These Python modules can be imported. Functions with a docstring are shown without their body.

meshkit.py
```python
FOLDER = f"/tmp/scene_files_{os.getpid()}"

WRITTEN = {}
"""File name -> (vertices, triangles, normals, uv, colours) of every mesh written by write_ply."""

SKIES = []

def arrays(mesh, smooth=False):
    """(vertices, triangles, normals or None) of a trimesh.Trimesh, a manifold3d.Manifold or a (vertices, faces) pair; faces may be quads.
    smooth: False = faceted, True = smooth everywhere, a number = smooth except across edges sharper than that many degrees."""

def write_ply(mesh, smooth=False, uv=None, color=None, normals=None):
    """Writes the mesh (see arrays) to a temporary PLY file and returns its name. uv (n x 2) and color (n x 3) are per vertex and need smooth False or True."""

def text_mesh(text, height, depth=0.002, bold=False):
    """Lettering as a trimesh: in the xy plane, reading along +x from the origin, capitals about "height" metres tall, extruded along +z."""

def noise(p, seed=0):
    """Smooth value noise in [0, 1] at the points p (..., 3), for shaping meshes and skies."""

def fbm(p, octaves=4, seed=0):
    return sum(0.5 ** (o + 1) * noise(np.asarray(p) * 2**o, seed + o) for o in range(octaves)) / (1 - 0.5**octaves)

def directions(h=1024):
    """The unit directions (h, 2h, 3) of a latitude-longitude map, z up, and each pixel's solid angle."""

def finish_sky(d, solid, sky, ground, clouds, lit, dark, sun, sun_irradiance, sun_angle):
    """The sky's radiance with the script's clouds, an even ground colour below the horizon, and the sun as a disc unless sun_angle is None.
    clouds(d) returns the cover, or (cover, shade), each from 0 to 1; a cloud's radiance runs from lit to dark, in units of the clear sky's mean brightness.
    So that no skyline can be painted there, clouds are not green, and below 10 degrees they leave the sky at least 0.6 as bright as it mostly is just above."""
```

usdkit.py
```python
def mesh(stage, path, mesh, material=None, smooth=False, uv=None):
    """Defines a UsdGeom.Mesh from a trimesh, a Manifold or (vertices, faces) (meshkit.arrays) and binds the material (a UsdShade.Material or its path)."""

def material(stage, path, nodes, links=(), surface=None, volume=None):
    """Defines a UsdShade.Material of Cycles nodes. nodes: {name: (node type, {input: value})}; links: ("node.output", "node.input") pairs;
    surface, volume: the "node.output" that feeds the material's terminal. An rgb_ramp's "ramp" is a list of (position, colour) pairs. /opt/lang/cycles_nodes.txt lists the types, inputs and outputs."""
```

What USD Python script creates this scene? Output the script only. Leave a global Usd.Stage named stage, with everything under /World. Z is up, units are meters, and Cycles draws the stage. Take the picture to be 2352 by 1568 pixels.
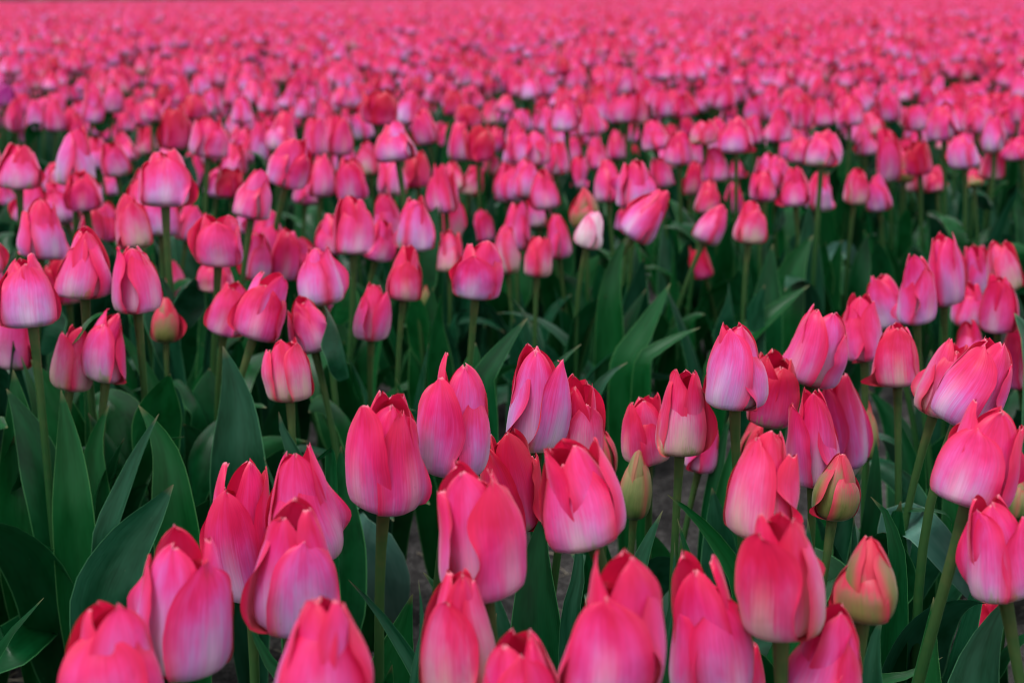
import math, random
import numpy as np
import usdkit, meshkit
from scipy.interpolate import PchipInterpolator, CubicSpline
from pxr import Usd, UsdGeom, UsdLux, UsdShade, Gf, Sdf, Vt

stage = Usd.Stage.CreateInMemory()
UsdGeom.SetStageUpAxis(stage, 'Z')
UsdGeom.SetStageMetersPerUnit(stage, 1.0)
UsdGeom.Xform.Define(stage, '/World')
UsdGeom.Scope.Define(stage, '/World/Looks')

# ------------------------------------------------------------------ camera
CAM_H, PITCH, ROLL, FOCAL = 0.73, math.radians(13.67), math.radians(0.42), 50.0
cam = UsdGeom.Camera.Define(stage, '/World/camera')
F = np.array([0, math.cos(PITCH), -math.sin(PITCH)])
U0 = np.array([0, math.sin(PITCH), math.cos(PITCH)])
R0 = np.array([1.0, 0, 0])
Rv = R0 * math.cos(ROLL) - U0 * math.sin(ROLL)
Uv = U0 * math.cos(ROLL) + R0 * math.sin(ROLL)
m = Gf.Matrix4d(*Rv, 0, *Uv, 0, *(-F), 0, 0, 0, CAM_H, 1)
cam.AddTransformOp().Set(m)
cam.CreateFocalLengthAttr(FOCAL)
cam.CreateHorizontalApertureAttr(36.0)
cam.CreateVerticalApertureAttr(36.0 * 682 / 1024)
cam.CreateFStopAttr(8.0)
cam.CreateFocusDistanceAttr(1.03)
cam.CreateClippingRangeAttr(Gf.Vec2f(0.02, 5000))
cam.CreateExposureAttr(0.86)
CAMP = np.array([0, 0, CAM_H])

# ------------------------------------------------------------------ sky and soft sun (overcast)
SUN_DIR = np.array([-0.30, -0.30, 0.90]); SUN_DIR /= np.linalg.norm(SUN_DIR)
SUN_EL, SUN_ROT = math.asin(SUN_DIR[2]), math.atan2(SUN_DIR[0], SUN_DIR[1])
sky = UsdLux.DomeLight.Define(stage, '/World/sky')
sky_mat = usdkit.material(stage, '/World/Looks/sky_overcast', {
    's': ('sky_texture', {'sky_type': 'single_scattering', 'sun_disc': False, 'sun_elevation': SUN_EL, 'sun_rotation': SUN_ROT}),
    'tc': ('texture_coordinate', {}),
    'mp': ('mapping', {'scale': (1.0, 1.0, 2.2)}),
    'n': ('noise_texture', {'scale': 1.7, 'detail': 5, 'roughness': 0.55}),
    'r': ('rgb_ramp', {'ramp': [(0.3, (4.6, 4.85, 5.2)), (0.7, (7.2, 7.4, 7.6))]}),
    'x': ('mix_color', {'fac': 0.9}),
    'b': ('background_shader', {'strength': 0.10})},
    [('tc.generated', 'mp.vector'), ('mp.vector', 'n.vector'), ('n.fac', 'r.fac'), ('s.color', 'x.a'), ('r.color', 'x.b'), ('x.result', 'b.color')],
    surface='b.background')
UsdShade.MaterialBindingAPI.Apply(sky.GetPrim()).Bind(sky_mat)
sky.GetPrim().SetCustomDataByKey('kind', 'structure')
sun = UsdLux.DistantLight.Define(stage, '/World/sun')
sun.CreateIntensityAttr(0.36); sun.CreateAngleAttr(22.0); sun.CreateColorAttr(Gf.Vec3f(1, 0.98, 0.96))
sun.CreateNormalizeAttr(True)
zax = Gf.Vec3d(*SUN_DIR)
sun.AddOrientOp().Set(Gf.Quatf(Gf.Rotation(Gf.Vec3d(0, 0, 1), zax).GetQuat()))

# ------------------------------------------------------------------ helpers
COUNT = {}
def numbered(parent, name):
    k = (parent, name); n = COUNT.get(k, 0); COUNT[k] = n + 1
    return f'{parent}/{name}' if n == 0 else f'{parent}/{name}_{n:03d}'

def tag(prim, label=None, cat=None, group=None, kind=None):
    for k, v in (('label', label), ('category', cat), ('group', group), ('kind', kind)):
        if v: prim.SetCustomDataByKey(k, v)

def put(parent, name, mesh, mat, uv=None, smooth=True):
    return usdkit.mesh(stage, numbered(parent, name), mesh, mat, smooth=smooth, uv=uv).GetPrim()

def grid_faces(nu, nv):
    i, j = np.meshgrid(np.arange(nv - 1), np.arange(nu - 1), indexing='ij')
    a = (i * nu + j).ravel()
    return np.vstack([np.stack([a, a + 1, a + nu + 1], 1), np.stack([a, a + nu + 1, a + nu], 1)])

def join(parts):
    v, f, uv, n = [], [], [], 0
    for p in parts:
        v.append(p[0]); f.append(p[1] + n); uv.append(p[2]); n += len(p[0])
    return np.vstack(v), np.vstack(f), np.vstack(uv)

# display pixels (photograph scaled to 2352 x 1568) <-> rays
K = 36.0 / FOCAL / 2352
def ray(px, py): return F + Rv * (px - 1176) * K + Uv * (784 - py) * K
def project(p):
    q = np.asarray(p, float) - CAMP
    d = q @ F
    return 1176 + (q @ Rv) / d / K, 784 - (q @ Uv) / d / K, d
def at_depth(px, py, d): return CAMP + ray(px, py) * d
def at_height(px, py, z):
    r = ray(px, py); return CAMP + r * ((z - CAM_H) / r[2])

# ------------------------------------------------------------------ materials
def petal_material(name, stops, edge, flame, flame_amt, inner, streak=0.5, rough=0.42):
    """Pigment of a tulip petal: base to tip ramp, redder margin, pale flame along the midrib, fine veins, deeper inner face."""
    N = {
        'tc': ('texture_coordinate', {}), 'xyz': ('separate_xyz', {}), 'oi': ('object_info', {}),
        'u2': ('math', {'math_type': 'multiply_add', 'value2': 2.0, 'value3': -1.0}),
        'au': ('math', {'math_type': 'absolute'}),
        'vm': ('mapping', {'scale': (34.0, 1.6, 1.0)}), 'vein': ('noise_texture', {'dimensions': '4D', 'scale': 1.0, 'detail': 3, 'roughness': 0.6}),
        'vm2': ('mapping', {'scale': (85.0, 4.0, 1.0)}), 'fine': ('noise_texture', {'dimensions': '4D', 'scale': 1.0, 'detail': 2}),
        'bm': ('mapping', {'scale': (3.0, 2.0, 1.0)}), 'blot': ('noise_texture', {'dimensions': '4D', 'scale': 1.0, 'detail': 3, 'roughness': 0.6}),
        'w': ('math', {'math_type': 'multiply', 'value2': 37.0}),
        'vv': ('math', {'math_type': 'multiply_add', 'value2': streak, 'value3': -0.5 * streak}),
        'bb': ('math', {'math_type': 'multiply_add', 'value2': 0.95, 'value3': -0.475}),
        'rr': ('math', {'math_type': 'multiply_add', 'value2': 0.32, 'value3': -0.16}),
        's1': ('math', {'math_type': 'add'}), 's2': ('math', {'math_type': 'add'}), 's3': ('math', {'math_type': 'add'}),
        'ramp': ('rgb_ramp', {'ramp': stops}),
        'ef': ('map_range', {'range_type': 'smoothstep', 'from_min': 0.5, 'from_max': 1.0, 'to_min': 0.0, 'to_max': 0.85, 'clamp': True}),
        'emix': ('mix_color', {'b': edge}),
        'fw': ('math', {'math_type': 'multiply_add', 'value2': 0.35, 'value3': -0.17}),
        'fa': ('math', {'math_type': 'add'}),
        'fu': ('map_range', {'range_type': 'smoothstep', 'from_min': 0.42, 'from_max': 0.0, 'to_min': 0.0, 'to_max': 1.0, 'clamp': True}),
        'fv': ('map_range', {'range_type': 'smoothstep', 'from_min': 0.72, 'from_max': 0.12, 'to_min': 0.0, 'to_max': flame_amt, 'clamp': True}),
        'ff': ('math', {'math_type': 'multiply'}),
        'fmix': ('mix_color', {'b': flame}),
        'fineamt': ('math', {'math_type': 'multiply_add', 'value2': 0.55, 'value3': 0.73}),
        'finemul': ('mix_color', {'blend_type': 'multiply', 'fac': 1.0}),
        'fcol': ('combine_xyz', {}),
        'nub': ('map_range', {'from_min': 0.982, 'from_max': 1.0, 'to_min': 0.0, 'to_max': 0.4, 'clamp': True}), 'nmix': ('mix_color', {'b': (.80, .50, .55)}),
        'bs': ('mapping', {'scale': (9.0, 6.0, 1.0), 'location': (3.1, 7.7, 0)}), 'bn': ('noise_texture', {'dimensions': '4D', 'scale': 1.0, 'detail': 4, 'roughness': 0.7}), 'bf': ('map_range', {'from_min': 0.66, 'from_max': 0.76, 'to_min': 0.0, 'to_max': 0.55, 'clamp': True}), 'bmix': ('mix_color', {'b': (.30, .035, .13)}),
        'geo': ('geometry', {}), 'imix': ('mix_color', {'b': inner}), 'ifac': ('math', {'math_type': 'multiply', 'value2': 0.85}),
        'bump': ('bump', {'strength': 0.35, 'distance': 0.0006}),
        'p': ('principled_bsdf', {'roughness': rough, 'ior': 1.38, 'sheen_weight': 0.12, 'sheen_roughness': 0.4}),
        'tr': ('translucent_bsdf', {}), 'mx': ('mix_closure', {'fac': 0.13}),
    }
    L = [('tc.UV', 'xyz.vector'), ('xyz.x', 'u2.value1'), ('u2.value', 'au.value1'), ('tc.UV', 'vm.vector'), ('vm.vector', 'vein.vector'),
         ('tc.UV', 'vm2.vector'), ('vm2.vector', 'fine.vector'), ('tc.UV', 'bm.vector'), ('bm.vector', 'blot.vector'),
         ('oi.random', 'w.value1'), ('w.value', 'vein.w'), ('w.value', 'fine.w'), ('w.value', 'blot.w'),
         ('vein.fac', 'vv.value1'), ('blot.fac', 'bb.value1'), ('oi.random', 'rr.value1'),
         ('xyz.y', 's1.value1'), ('vv.value', 's1.value2'), ('s1.value', 's2.value1'), ('bb.value', 's2.value2'), ('s2.value', 's3.value1'), ('rr.value', 's3.value2'),
         ('s3.value', 'ramp.fac'), ('au.value', 'ef.value'), ('ef.result', 'emix.fac'),
         ('ramp.color', 'fmix.a'), ('vein.fac', 'fw.value1'), ('fw.value', 'fa.value1'), ('au.value', 'fa.value2'), ('fa.value', 'fu.value'), ('xyz.y', 'fv.value'),
         ('fu.result', 'ff.value1'), ('fv.result', 'ff.value2'), ('ff.value', 'fmix.fac'), ('fmix.result', 'emix.a'),
         ('fine.fac', 'fineamt.value1'), ('fineamt.value', 'fcol.x'), ('fineamt.value', 'fcol.y'), ('fineamt.value', 'fcol.z'),
         ('emix.result', 'finemul.a'), ('fcol.vector', 'finemul.b'),
         ('geo.backfacing', 'ifac.value1'), ('ifac.value', 'imix.fac'), ('finemul.result', 'nmix.a'), ('xyz.y', 'nub.value'), ('nub.result', 'nmix.fac'), ('tc.UV', 'bs.vector'), ('bs.vector', 'bn.vector'), ('w.value', 'bn.w'), ('bn.fac', 'bf.value'), ('bf.result', 'bmix.fac'), ('nmix.result', 'bmix.a'), ('bmix.result', 'imix.a'),
         ('imix.result', 'p.base_color'), ('imix.result', 'tr.color'), ('vein.fac', 'bump.height'), ('bump.normal', 'p.normal'),
         ('p.BSDF', 'mx.closure1'), ('tr.BSDF', 'mx.closure2')]
    return usdkit.material(stage, '/World/Looks/' + name, N, L, surface='mx.closure')

RED_IN = (0.62, 0.006, 0.050)
M = {
 'P': petal_material('petal_pink', [(0.0, (.30, .29, .20)), (.08, (.52, .27, .45)), (.26, (.66, .17, .45)), (.48, (.76, .066, .305)), (.74, (.77, .023, .178)), (1.0, (.67, .007, .080))], (.68, .007, .070), (.74, .46, .58), .7, RED_IN, .42),
 'L': petal_material('petal_lilac_pink', [(0.0, (.34, .32, .27)), (.09, (.46, .30, .54)), (.32, (.62, .21, .54)), (.54, (.74, .090, .39)), (.76, (.77, .028, .205)), (1.0, (.69, .009, .090))], (.69, .009, .085), (.70, .52, .68), .75, RED_IN, .42),
 'S': petal_material('petal_salmon_pink', [(0.0, (.28, .27, .13)), (.11, (.54, .33, .32)), (.30, (.64, .23, .35)), (.52, (.73, .09, .27)), (.74, (.75, .028, .155)), (1.0, (.67, .009, .068))], (.67, .009, .065), (.62, .42, .35), .8, RED_IN, .42),
 'B': petal_material('petal_bronze_green', [(0.0, (.022, .05, .010)), (.18, (.085, .125, .024)), (.42, (.20, .19, .060)), (.64, (.32, .13, .085)), (.80, (.56, .045, .085)), (1.0, (.62, .014, .05))], (.60, .03, .075), (.20, .20, .055), .8, RED_IN, .35),
 'G': petal_material('petal_green', [(0.0, (.035, .075, .018)), (.2, (.085, .15, .035)), (.5, (.20, .22, .075)), (.8, (.32, .24, .11)), (1.0, (.55, .05, .06))], (.42, .14, .09), (.13, .19, .055), .7, RED_IN, .25),
 'R': petal_material('petal_red', [(0.0, (.25, .22, .12)), (.12, (.52, .05, .20)), (.40, (.58, .012, .11)), (.7, (.58, .005, .058)), (1.0, (.54, .004, .034))], (.52, .003, .03), (.66, .14, .32), .4, (.50, .003, .036)),
 'W': petal_material('petal_white', [(0.0, (.5, .5, .35)), (.2, (.80, .62, .70)), (.6, (.80, .55, .65)), (.85, (.80, .32, .48)), (1.0, (.78, .12, .28))], (.80, .26, .45), (.85, .78, .76), .8, (.75, .3, .42)),
 'V': petal_material('petal_purple', [(0.0, (.20, .20, .15)), (.2, (.36, .03, .26)), (.6, (.40, .012, .22)), (1.0, (.36, .01, .16))], (.34, .01, .16), (.42, .10, .34), .4, (.3, .01, .14)),
}

def leaf_material(name, deep, light, margin, bloom):
    return usdkit.material(stage, '/World/Looks/' + name, {
        'tc': ('texture_coordinate', {}), 'xyz': ('separate_xyz', {}), 'oi': ('object_info', {}),
        'u2': ('math', {'math_type': 'multiply_add', 'value2': 2.0, 'value3': -1.0}), 'au': ('math', {'math_type': 'absolute'}),
        'w': ('math', {'math_type': 'multiply', 'value2': 23.0}),
        'm1': ('mapping', {'scale': (46.0, 1.2, 1.0)}), 'vein': ('noise_texture', {'dimensions': '4D', 'scale': 1.0, 'detail': 2}),
        'm2': ('mapping', {'scale': (2.5, 5.0, 1.0)}), 'blot': ('noise_texture', {'dimensions': '4D', 'scale': 1.0, 'detail': 4, 'roughness': 0.62}),
        'a1': ('math', {'math_type': 'multiply_add', 'value2': 0.55, 'value3': -0.02}), 'a2': ('math', {'math_type': 'multiply_add', 'value2': 0.9, 'value3': -0.22}),
        'sum': ('math', {'math_type': 'add'}),
        'ramp': ('rgb_ramp', {'ramp': [(0.1, deep), (0.9, light)]}),
        'mf': ('map_range', {'from_min': 0.955, 'from_max': 0.985, 'to_min': 0.0, 'to_max': 0.9, 'clamp': True}),
        'mm': ('mix_color', {'b': margin}),
        'bf': ('math', {'math_type': 'multiply_add', 'value2': 1.6, 'value3': -0.62}),
        'bc': ('clamp', {'min': 0.0, 'max': 0.55}), 'bl': ('mix_color', {'b': bloom}),
        'dry': ('map_range', {'from_min': 0.968, 'from_max': 1.0, 'to_min': 0.0, 'to_max': 0.5, 'clamp': True}), 'dm': ('mix_color', {'b': (.22, .17, .085)}),
        'sv': ('mapping', {'scale': (26.0, 60.0, 1.0)}), 'sn': ('noise_texture', {'dimensions': '4D', 'scale': 1.0, 'detail': 2}), 'sf': ('map_range', {'from_min': 0.74, 'from_max': 0.80, 'to_min': 0.0, 'to_max': 0.5, 'clamp': True}), 'sm': ('mix_color', {'b': (.16, .20, .14)}),
        'bump': ('bump', {'strength': 0.3, 'distance': 0.0008}),
        'rg': ('math', {'math_type': 'multiply_add', 'value2': 0.3, 'value3': 0.22}),
        'p': ('principled_bsdf', {'roughness': 0.45, 'ior': 1.31}), 'tr': ('translucent_bsdf', {}), 'mx': ('mix_closure', {'fac': 0.08}),
    }, [('tc.UV', 'xyz.vector'), ('xyz.x', 'u2.value1'), ('u2.value', 'au.value1'), ('oi.random', 'w.value1'), ('w.value', 'vein.w'), ('w.value', 'blot.w'),
        ('tc.UV', 'm1.vector'), ('m1.vector', 'vein.vector'), ('tc.UV', 'm2.vector'), ('m2.vector', 'blot.vector'),
        ('vein.fac', 'a1.value1'), ('blot.fac', 'a2.value1'), ('a1.value', 'sum.value1'), ('a2.value', 'sum.value2'), ('sum.value', 'ramp.fac'),
        ('blot.fac', 'bf.value1'), ('bf.value', 'bc.value'), ('bc.result', 'bl.fac'), ('ramp.color', 'bl.a'),
        ('bl.result', 'mm.a'), ('au.value', 'mf.value'), ('mf.result', 'mm.fac'), ('xyz.y', 'dry.value'), ('dry.result', 'dm.fac'), ('mm.result', 'dm.a'), ('tc.UV', 'sv.vector'), ('sv.vector', 'sn.vector'), ('w.value', 'sn.w'), ('sn.fac', 'sf.value'), ('sf.result', 'sm.fac'), ('dm.result', 'sm.a'),
        ('sm.result', 'p.base_color'), ('sm.result', 'tr.color'),
        ('vein.fac', 'bump.height'), ('bump.normal', 'p.normal'), ('blot.fac', 'rg.value1'), ('rg.value', 'p.roughness'),
        ('p.BSDF', 'mx.closure1'), ('tr.BSDF', 'mx.closure2')], surface='mx.closure')

LEAF = [leaf_material('leaf_green', (.0005, .018, .0040), (.0012, .062, .0135), (.055, .21, .070), (.004, .078, .025)),
        leaf_material('leaf_blue_green', (.0008, .020, .0065), (.0020, .058, .020), (.06, .20, .09), (.022, .105, .060)),
        leaf_material('leaf_mid_green', (.0006, .027, .0042), (.0022, .088, .016), (.075, .23, .070), (.007, .095, .026))]
LEAF_PALE = leaf_material('leaf_pale_teal', (.030, .11, .078), (.065, .18, .135), (.15, .28, .20), (.12, .24, .19))
STEM = usdkit.material(stage, '/World/Looks/stem_green', {
    'tc': ('texture_coordinate', {}), 'xyz': ('separate_xyz', {}), 'n': ('noise_texture', {'scale': 90.0, 'detail': 3}),
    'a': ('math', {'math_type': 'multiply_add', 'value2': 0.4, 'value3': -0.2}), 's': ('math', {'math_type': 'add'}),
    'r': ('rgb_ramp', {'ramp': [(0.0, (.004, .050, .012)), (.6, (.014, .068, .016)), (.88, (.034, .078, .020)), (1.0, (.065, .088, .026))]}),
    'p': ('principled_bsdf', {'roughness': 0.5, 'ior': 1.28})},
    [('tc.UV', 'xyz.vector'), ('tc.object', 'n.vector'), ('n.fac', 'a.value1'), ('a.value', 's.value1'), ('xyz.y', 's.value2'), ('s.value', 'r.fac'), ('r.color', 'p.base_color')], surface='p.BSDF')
SOIL = usdkit.material(stage, '/World/Looks/soil', {
    'g': ('geometry', {}), 'n': ('noise_texture', {'scale': 28.0, 'detail': 6, 'roughness': 0.65}), 'n2': ('noise_texture', {'scale': 210.0, 'detail': 4, 'roughness': 0.7}),
    'm': ('mix_float', {'fac': 0.5}), 'r': ('rgb_ramp', {'ramp': [(.34, (.012, .011, .011)), (.48, (.040, .037, .036)), (.6, (.11, .102, .098)), (.72, (.20, .185, .175))]}),
    'b': ('bump', {'strength': 0.9, 'distance': 0.006}), 'p': ('principled_bsdf', {'roughness': 0.95, 'ior': 1.3})},
    [('g.position', 'n.vector'), ('g.position', 'n2.vector'), ('n.fac', 'm.a'), ('n2.fac', 'm.b'), ('m.result', 'r.fac'), ('r.color', 'p.base_color'), ('m.result', 'b.height'), ('b.normal', 'p.normal')], surface='p.BSDF')
STRAW = usdkit.material(stage, '/World/Looks/straw', {
    'g': ('geometry', {}), 'n': ('noise_texture', {'scale': 60.0, 'detail': 3}), 'r': ('rgb_ramp', {'ramp': [(.3, (.13, .11, .08)), (.7, (.38, .33, .24))]}),
    'p': ('principled_bsdf', {'roughness': 0.7})}, [('g.position', 'n.vector'), ('n.fac', 'r.fac'), ('r.color', 'p.base_color')], surface='p.BSDF')
HEDGE = usdkit.material(stage, '/World/Looks/far_trees', {
    'g': ('geometry', {}), 'n': ('noise_texture', {'scale': 0.4, 'detail': 4}), 'r': ('rgb_ramp', {'ramp': [(.3, (.05, .05, .04)), (.7, (.11, .10, .08))]}),
    'p': ('principled_bsdf', {'roughness': 0.9})}, [('g.position', 'n.vector'), ('n.fac', 'r.fac'), ('r.color', 'p.base_color')], surface='p.BSDF')

# ------------------------------------------------------------------ ground
def axis_steps(lo, hi, step, far, grow):
    mid = list(np.arange(lo, hi, step)); a, b, s = [lo], [hi], step
    while b[-1] < far: s *= grow; b.append(b[-1] + s)
    s = step
    while a[-1] > -far: s *= grow; a.append(a[-1] - s)
    return np.array(a[:0:-1] + mid + b)
gx = axis_steps(-0.9, 1.2, 0.011, 2500, 1.35); gy = axis_steps(0.25, 2.2, 0.011, 2500, 1.35)
X, Y = np.meshgrid(gx, gy)
def soil_height(x, y):
    p = np.stack([x, y, np.zeros_like(x)], -1)
    near = np.exp(-np.maximum(0, np.hypot(x, y - 1) - 2.5))
    return near * (0.030 * (meshkit.fbm(p * 9, 3, 5) - .5) + 0.030 * (meshkit.fbm(p * 38, 3, 9) - .5))
Z = soil_height(X, Y)
gv = np.stack([X, Y, Z], -1).reshape(-1, 3)
g = put('/World', 'ground', (gv, grid_faces(len(gx), len(gy))), SOIL); tag(g, 'dark grey crumbly soil under the tulip beds', 'soil', kind='structure')

# ------------------------------------------------------------------ tulip geometry
VK = np.array([0, .06, .18, .30, .45, .65, .85, 1.0])
ZP = PchipInterpolator(VK, [0, .012, .085, .215, .395, .63, .85, 1.0])
RP = {'tulip': PchipInterpolator(VK, [.12, .56, .95, 1.0, .95, .79, .56, .32]),
      'bud': PchipInterpolator(VK, [.16, .46, .82, .97, 1.0, .86, .52, .14]),
      'cup': PchipInterpolator(VK, [.12, .55, .93, 1.0, .99, .92, .78, .55])}
SH = PchipInterpolator([0, .1, .25, .45, .62, .76, .87, .95, 1], [.34, .74, .96, 1.0, .93, .77, .54, .29, .02])

def petal(rng, H, R, th, W, nu, nv, shape='tulip', top=1.0, lean=0.0, opening=0.0, spin=1, scale_r=1.0, flare=None, wavy=1.0, recurve=0.0, keel=0.0, mix=0.0):
    u = np.linspace(-1, 1, nu); t = np.linspace(0, 1, nv); v = 1 - (1 - t) ** 1.35
    Ug, Vg = np.meshgrid(u, v)
    r = ((1 - mix) * RP[shape](Vg) + mix * RP['cup'](Vg)) * R * scale_r
    r = r + opening * R * Vg ** 2.2
    s = Ug * W * R * SH(Vg)
    rc = np.maximum(r, .30 * R) * (1.02 + .22 * Vg) + opening * .3 * R * Vg
    a = np.clip(s / rc, -1.62, 1.62)
    x = r - rc * (1 - np.cos(a)); y = rc * np.sin(a)
    x += .045 * R * Ug * spin * SH(Vg)
    seed = rng.integers(1 << 20)
    pn = np.stack([Ug * 1.3 + 7, Vg * 3.2, np.full_like(Ug, seed % 977)], -1)
    x += wavy * .09 * R * (meshkit.noise(pn, 3) - .5) * np.minimum(1, Vg * 3)
    x -= keel * R * np.abs(Ug) ** 1.3 * np.clip(Vg - .55, 0, None) * 1.1
    ph = rng.uniform(0, 6.28)
    x += wavy * R * (.035 * np.sin(Vg * rng.uniform(7, 13) + ph) * np.abs(Ug) ** 3 + .05 * (meshkit.noise(np.stack([np.sign(Ug) * 3 + 9, Vg * 9, np.full_like(Ug, seed % 571)], -1), 8) - .3) * np.abs(Ug) ** 4)
    if flare:
        side, v0, k, wd = flare
        e = np.clip(side * Ug - .45, 0, None) / .55
        b = np.exp(-((Vg - v0) / wd) ** 2)
        x += k * R * e ** 1.8 * b; y -= side * .25 * k * R * e ** 2 * b
    x -= .022 * R * np.exp(-(Ug / .11) ** 2) * np.sin(np.pi * np.clip(Vg, 0, 1)) ** .7
    x += recurve * R * np.clip(Vg - .8, 0, None) ** 1.5 * 6
    z = ZP(Vg) * H * top
    z -= .012 * H * (1 - np.abs(Ug)) * np.exp(-((Vg - 1) / .05) ** 2) * rng.uniform(-1, 1.5)
    z -= H * .075 * wavy * np.clip(meshkit.noise(np.stack([Ug * 2.6 + 11, np.full_like(Ug, .5), np.full_like(Ug, seed % 733)], -1), 6) - .35, 0, 1) * Vg ** 5 * (np.abs(Ug) > .04)
    x = x + z * math.tan(lean)
    c, s_ = math.cos(th), math.sin(th)
    P = np.stack([x * c - y * s_, x * s_ + y * c, z], -1).reshape(-1, 3)
    uv = np.stack([Ug * .5 + .5, Vg], -1).reshape(-1, 2)
    return P, grid_faces(nu, nv), uv

def petals_of(rng, H, R, kind, lod):
    nu, nv = {0: (17, 24), 1: (9, 14), 2: (5, 7)}[lod]
    shape, opening, wavy, mix = 'tulip', rng.uniform(-.03, .10), 1.5, rng.uniform(0, .85) ** 1.2
    if kind in 'BG': shape, opening, wavy, mix = 'bud', rng.uniform(-.02, .03), .5, 0
    if kind in 'O': shape, opening = 'cup', rng.uniform(.0, .14)
    if kind in 'RV' and lod < 2: shape, opening, wavy = 'cup', rng.uniform(0, .2), 1.8
    bud = kind in 'BG'
    th0, spin = rng.uniform(0, 6.283), rng.choice([-1, 1])
    out = []
    for k in range(3):      # inner petals first
        out.append(petal(rng, H, R, th0 + math.pi / 3 + k * 2.0944 + rng.uniform(-.15, .15), .92, nu, nv, shape, rng.uniform(.90, 1.0), rng.uniform(-.03, .03), opening, spin, .80, None, wavy, rng.uniform(-.1, .12), rng.uniform(.0, .35), mix))
    loose = rng.integers(3) if rng.random() < .55 and kind not in 'G' else -1
    for k in range(3):
        fl = None
        if rng.random() < (.45 if bud else .7) and kind not in 'G':
            fl = (rng.choice([-1, 1]), rng.uniform(.08, .6), rng.uniform(.2, .75), rng.uniform(.12, .34))
        ln = rng.uniform(.07, .21) if k == loose else rng.uniform(-.04, .035)
        out.append(petal(rng, H, R * (.92 if k == loose else 1), th0 + k * 2.0944 + rng.uniform(-.22, .22), rng.uniform(.98, 1.22), nu, nv, shape, rng.uniform(.72, .95), ln, opening, spin, 1.0, fl, wavy, rng.uniform(-.05, .25), rng.uniform(-.05, .4), mix * rng.uniform(.6, 1.2)))
    # the whole head is a little crooked: oval, bent and twisted
    q = rng.uniform(.92, 1.06); bx, by = rng.normal(0, .095, 2) * (0.4 if bud else 1); tw = rng.normal(0, .22); a0 = rng.uniform(0, 3.14)
    res = []
    for V, f, uv in out:
        z = V[:, 2] / H; a = tw * z
        x = V[:, 0] * np.cos(a) - V[:, 1] * np.sin(a); y = V[:, 0] * np.sin(a) + V[:, 1] * np.cos(a)
        c, s_ = math.cos(a0), math.sin(a0); xr, yr = (x * c + y * s_) * q, (-x * s_ + y * c) * (2 - q)
        res.append((np.stack([xr * c - yr * s_ + bx * H * (z * z - z), xr * s_ + yr * c + by * H * (z * z - z), V[:, 2]], 1), f, uv))
    return res

def frame_to(axis):
    z = axis / np.linalg.norm(axis); x = np.cross([0, 1.0, 0], z); x /= np.linalg.norm(x)
    return np.stack([x, np.cross(z, x), z], 1)

def tube(P, rad, sides=8):
    P = np.asarray(P, float); T = np.gradient(P, axis=0); T /= np.linalg.norm(T, axis=1, keepdims=True)
    a = np.cross(T, [0.3, 1.0, 0.05]); a /= np.linalg.norm(a, axis=1, keepdims=True); b = np.cross(T, a)
    ang = np.linspace(0, 2 * np.pi, sides + 1)
    rad = np.broadcast_to(rad, (len(P),))
    V = P[:, None] + rad[:, None, None] * (np.cos(ang)[None, :, None] * a[:, None] + np.sin(ang)[None, :, None] * b[:, None])
    uv = np.stack(np.meshgrid(ang / 6.283, np.linspace(0, 1, len(P))), -1)
    f = grid_faces(sides + 1, len(P))
    return V.reshape(-1, 3), f, uv.reshape(-1, 2)

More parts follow.
